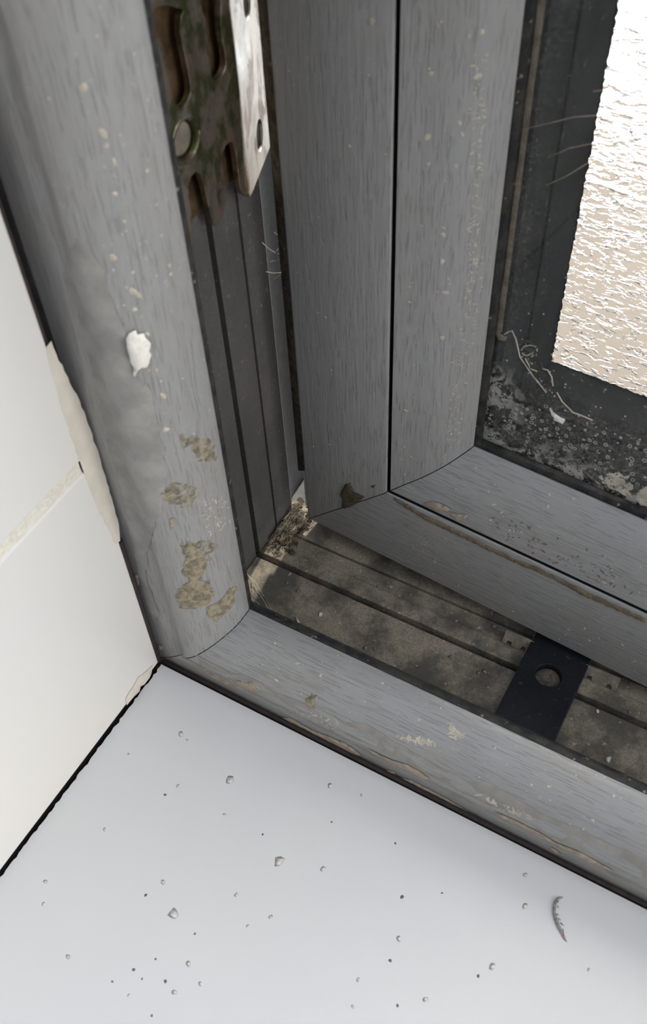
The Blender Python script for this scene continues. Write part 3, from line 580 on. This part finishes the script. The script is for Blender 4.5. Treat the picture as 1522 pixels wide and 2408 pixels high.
# ------------------------------------------------------------------ black packer block in the rebate
B = DATA['block']
bx0, bx1 = (B['L0'][0]+B['L1'][0])/2, (B['R0'][0]+B['R1'][0])/2
by0, by1 = .082, .205
blk = tag(empty('packer_block', (B['hole'][0], .15, .029)), 'black plastic block with one screw hole, crossing the dusty bottom rebate', 'block')
o0 = Vector((B['hole'][0], .15, .029))
hx, hy = 0, B['hole'][1]-.150
body = sheet('block_body', [(bx0-o0.x, by0-.15), (bx1-o0.x, by0-.15), (bx1-o0.x, by1-.15), (bx0-o0.x, by1-.15)], [circle((hx, hy), .0130, .0125)], .0085,
             ((0, 0, .0050), (1, 0, 0), (0, 1, 0), (0, 0, 1)), M['black_plastic'], blk, .0005)
bm = bmesh.new()
n = 20; R0 = .0118
v0 = [bm.verts.new(Vector((hx+R0*math.cos(6.2832*i/n), hy+R0*math.sin(6.2832*i/n), .0020))*S) for i in range(n)]
v1 = [bm.verts.new(Vector((hx+.005*math.cos(6.2832*i/n), hy+.005*math.sin(6.2832*i/n), .0034 if i % 5 else .0022))*S) for i in range(n)]
v2 = [bm.verts.new(Vector((hx+.004*math.cos(6.2832*i/n), hy+.004*math.sin(6.2832*i/n), .0008))*S) for i in range(n)]
for i in range(n):
    j = (i+1) % n; bm.faces.new((v0[i], v0[j], v1[j], v1[i])); bm.faces.new((v1[i], v1[j], v2[j], v2[i]))
bm.faces.new(v2); finish('screw', bm, M['screw'], blk)
bm = bmesh.new(); patch(bm, Plane(lambda a, b, off: (a, b, .0064+off)), circle((hx, hy), .0142, .0136, 16), .0001, .004, .0004, .0001)
bm.free()
def clip(x0, x1):
    pts = [(x0, .0), (x0+.004, .0), (x0+.005, .004), (x0+.009, .004), (x0+.010, .0), (x1-.010, 0), (x1-.009, .004), (x1-.005, .004), (x1-.004, 0), (x1, 0), (x1, .013), (x0, .013)]
    pts = [(a-o0.x, b) for a, b in pts]
    return sheet('notched_clip', pts, [], .0020, ((0, .0215, -.0010), (1, 0, 0), (0, .62, .785), (0, -.785, .62)), M['pale_metal'], blk, .0002)
clip(.2985, bx0+.002); clip(bx1-.002, .4135)

# ------------------------------------------------------------------ loose things
def thing(name, bm, mat, label, cat, group=None, loc=(0, 0, 0)):
    o = finish(name, bm, M[mat]); o.location = Vector(loc)*S; return tag(o, label, cat, group)
M['grit'] = plain('grey_grit', (.56, .55, .52), .9, scale=800, var=.25)
M['dark_grit'] = plain('dark_grit', (.17, .16, .155), .9, scale=800, var=.25)
big = {0: 'pale grey crumb on the white sill, the one nearest the frame corner', 1: 'squarish grey crumb on the white sill, upper middle, below the plaster-stained rail',
       2: 'round grey crumb alone in the middle of the white sill', 3: 'largest round grey crumb, lower left on the white sill'}
Z0 = Plane(lambda a, b, off: (a, b, off))
proto = {}
for i, (x, y, r, c) in enumerate(DATA['sill']):
    rr = r*.00040
    if i in big:
        bm = bmesh.new(); blob(bm, Z0, (0, 0), rr, 0, .14, 0, 1.15)
        bm.faces.new([v for v in bm.verts][1:]); thing('grit_crumb', bm, 'grit', big[i], 'crumb', None, (x, y, 0)); continue
    key = c
    if key not in proto:
        bm = bmesh.new(); blob(bm, Z0, (0, 0), .002, 0, .14, 0, 1.3); bm.faces.new([v for v in bm.verts][1:])
        o = thing('grit_speck', bm, 'grit' if c else 'dark_grit', 'tiny pale grey speck scattered on the white sill' if c else 'tiny dark speck scattered on the white sill', 'speck', 'pale specks on the sill' if c else 'dark specks on the sill', (x, y, 0)); proto[key] = o
    else:
        o = proto[key].copy(); col.objects.link(o); o.location = Vector((x, y, 0))*S
    k = rr/.002*(.9 if c else .72); o.scale = (k*random.uniform(.8, 1.2), k, k); o.rotation_euler.z = random.uniform(0, 6)
# curled scrap
wp = DATA['worm']; o1 = Vector((*wp[6], 0))
wm = tag(empty('curled_scrap', (o1.x, o1.y, 0)), 'small curled pale grey worm-like scrap with a red band, lying on the white sill', 'scrap')
wid = [v*.00040*.62 for v in DATA['wormw']]
M['scrap'] = plain('pale_scrap', (.25, .24, .225), .6, scale=1200, var=.35)
M['red'] = plain('red_band', (.50, .10, .10), .6, var=.2)
bm = bmesh.new(); tube(bm, [Vector((x, y, max(wd*.8, .0006)))-o1 for (x, y), wd in zip(wp, wid)], wid, 10); finish('scrap_body', bm, M['scrap'], wm)
bm = bmesh.new(); pA, pB = Vector((*wp[9], wid[9]*.8))-o1, Vector((*wp[10], wid[10]*.8))-o1
tube(bm, [pA.lerp(pB, .1), pA.lerp(pB, .75)], [wid[9]*1.12, wid[10]*1.14], 10); finish('red_ring', bm, M['red'], wm)
bm = bmesh.new()
for q in DATA['worml']: tube(bm, [Vector((*q[0], .0035))-o1, Vector((*q[1], .0010))-o1], [.0007, .0003], 4)
finish('dark_bristle', bm, M['dark_grit'], wm)
# crumbs in the rebate
fl_lab = {0: 'pale angular crumb lying in the rebate dust near the frame corner', 1: 'large pale disc-like crumb in the rebate dust, right of the black block', 2: 'pale crumb beside the slot, right of the black block'}
pr = None
for i, (x, y, r) in enumerate(DATA['floor']):
    z = .0294 if y < .1453 else (.0296 if y < .17 else .0268)
    if i in fl_lab:
        bm = bmesh.new(); blob(bm, Z0, (0, 0), r*.0004, 0, .45, 0, 1.3); bm.faces.new([v for v in bm.verts][1:])
        thing('plaster_crumb', bm, 'fleck', fl_lab[i], 'crumb', None, (x, y, z)); continue
    if pr is None:
        bm = bmesh.new(); blob(bm, Z0, (0, 0), .002, 0, .5, 0, 1.3); bm.faces.new([v for v in bm.verts][1:])
        o = pr = thing('dust_crumb', bm, 'pale_metal', 'tiny beige crumb in the dust of the bottom rebate', 'crumb', 'crumbs in the bottom rebate', (x, y, z))
    else: o = pr.copy(); col.objects.link(o); o.location = Vector((x, y, z))*S
    k = r*.0004/.002; o.scale = (k, k, k); o.rotation_euler.z = random.uniform(0, 6)
a, b = DATA['stick']; bm = bmesh.new(); o2 = Vector((*a, .0296))
tube(bm, [Vector((*a, .0310))-o2, Vector((*b, .0310))-o2], .0013, 5); thing('pale_splinter', bm, 'fleck', 'short pale splinter lying on the dust beside the black gasket', 'splinter', None, o2)
# cobwebs
M['silk'] = plain('pale_silk', (.42, .38, .32), .8)
bm = bmesh.new(); o3 = Vector((.031, .205, .40))
for q in DATA['hair']: tube(bm, [Vector((p[0]+.010, p[1]-.012, p[2]-.006))-o3 for p in q], .0003, 4)
thing('cobweb', bm, 'silk', 'wispy cobweb hairs at the left edge of the sash, below the steel bracket', 'cobweb', None, o3)
bm = bmesh.new(); w3 = [(.0330, .1180, .040), (.045, .112, .030), (.0627, .1060, .0295), (.0860, .0860, .034), (.066, .082, .055), (.042, .088, .060)]
o4 = Vector((.05, .10, .03))
for i in range(len(w3)):
    for j in range(i+1, len(w3)):
        A0, B0 = Vector(w3[i]), Vector(w3[j]); mid = (A0+B0)/2+Vector((0, .002, -.002)); tube(bm, [A0-o4, mid-o4, B0-o4], .00022, 3)
thing('cobweb', bm, 'silk', 'cobweb stretched across the dark lower corner of the rebate', 'cobweb', None, o4)
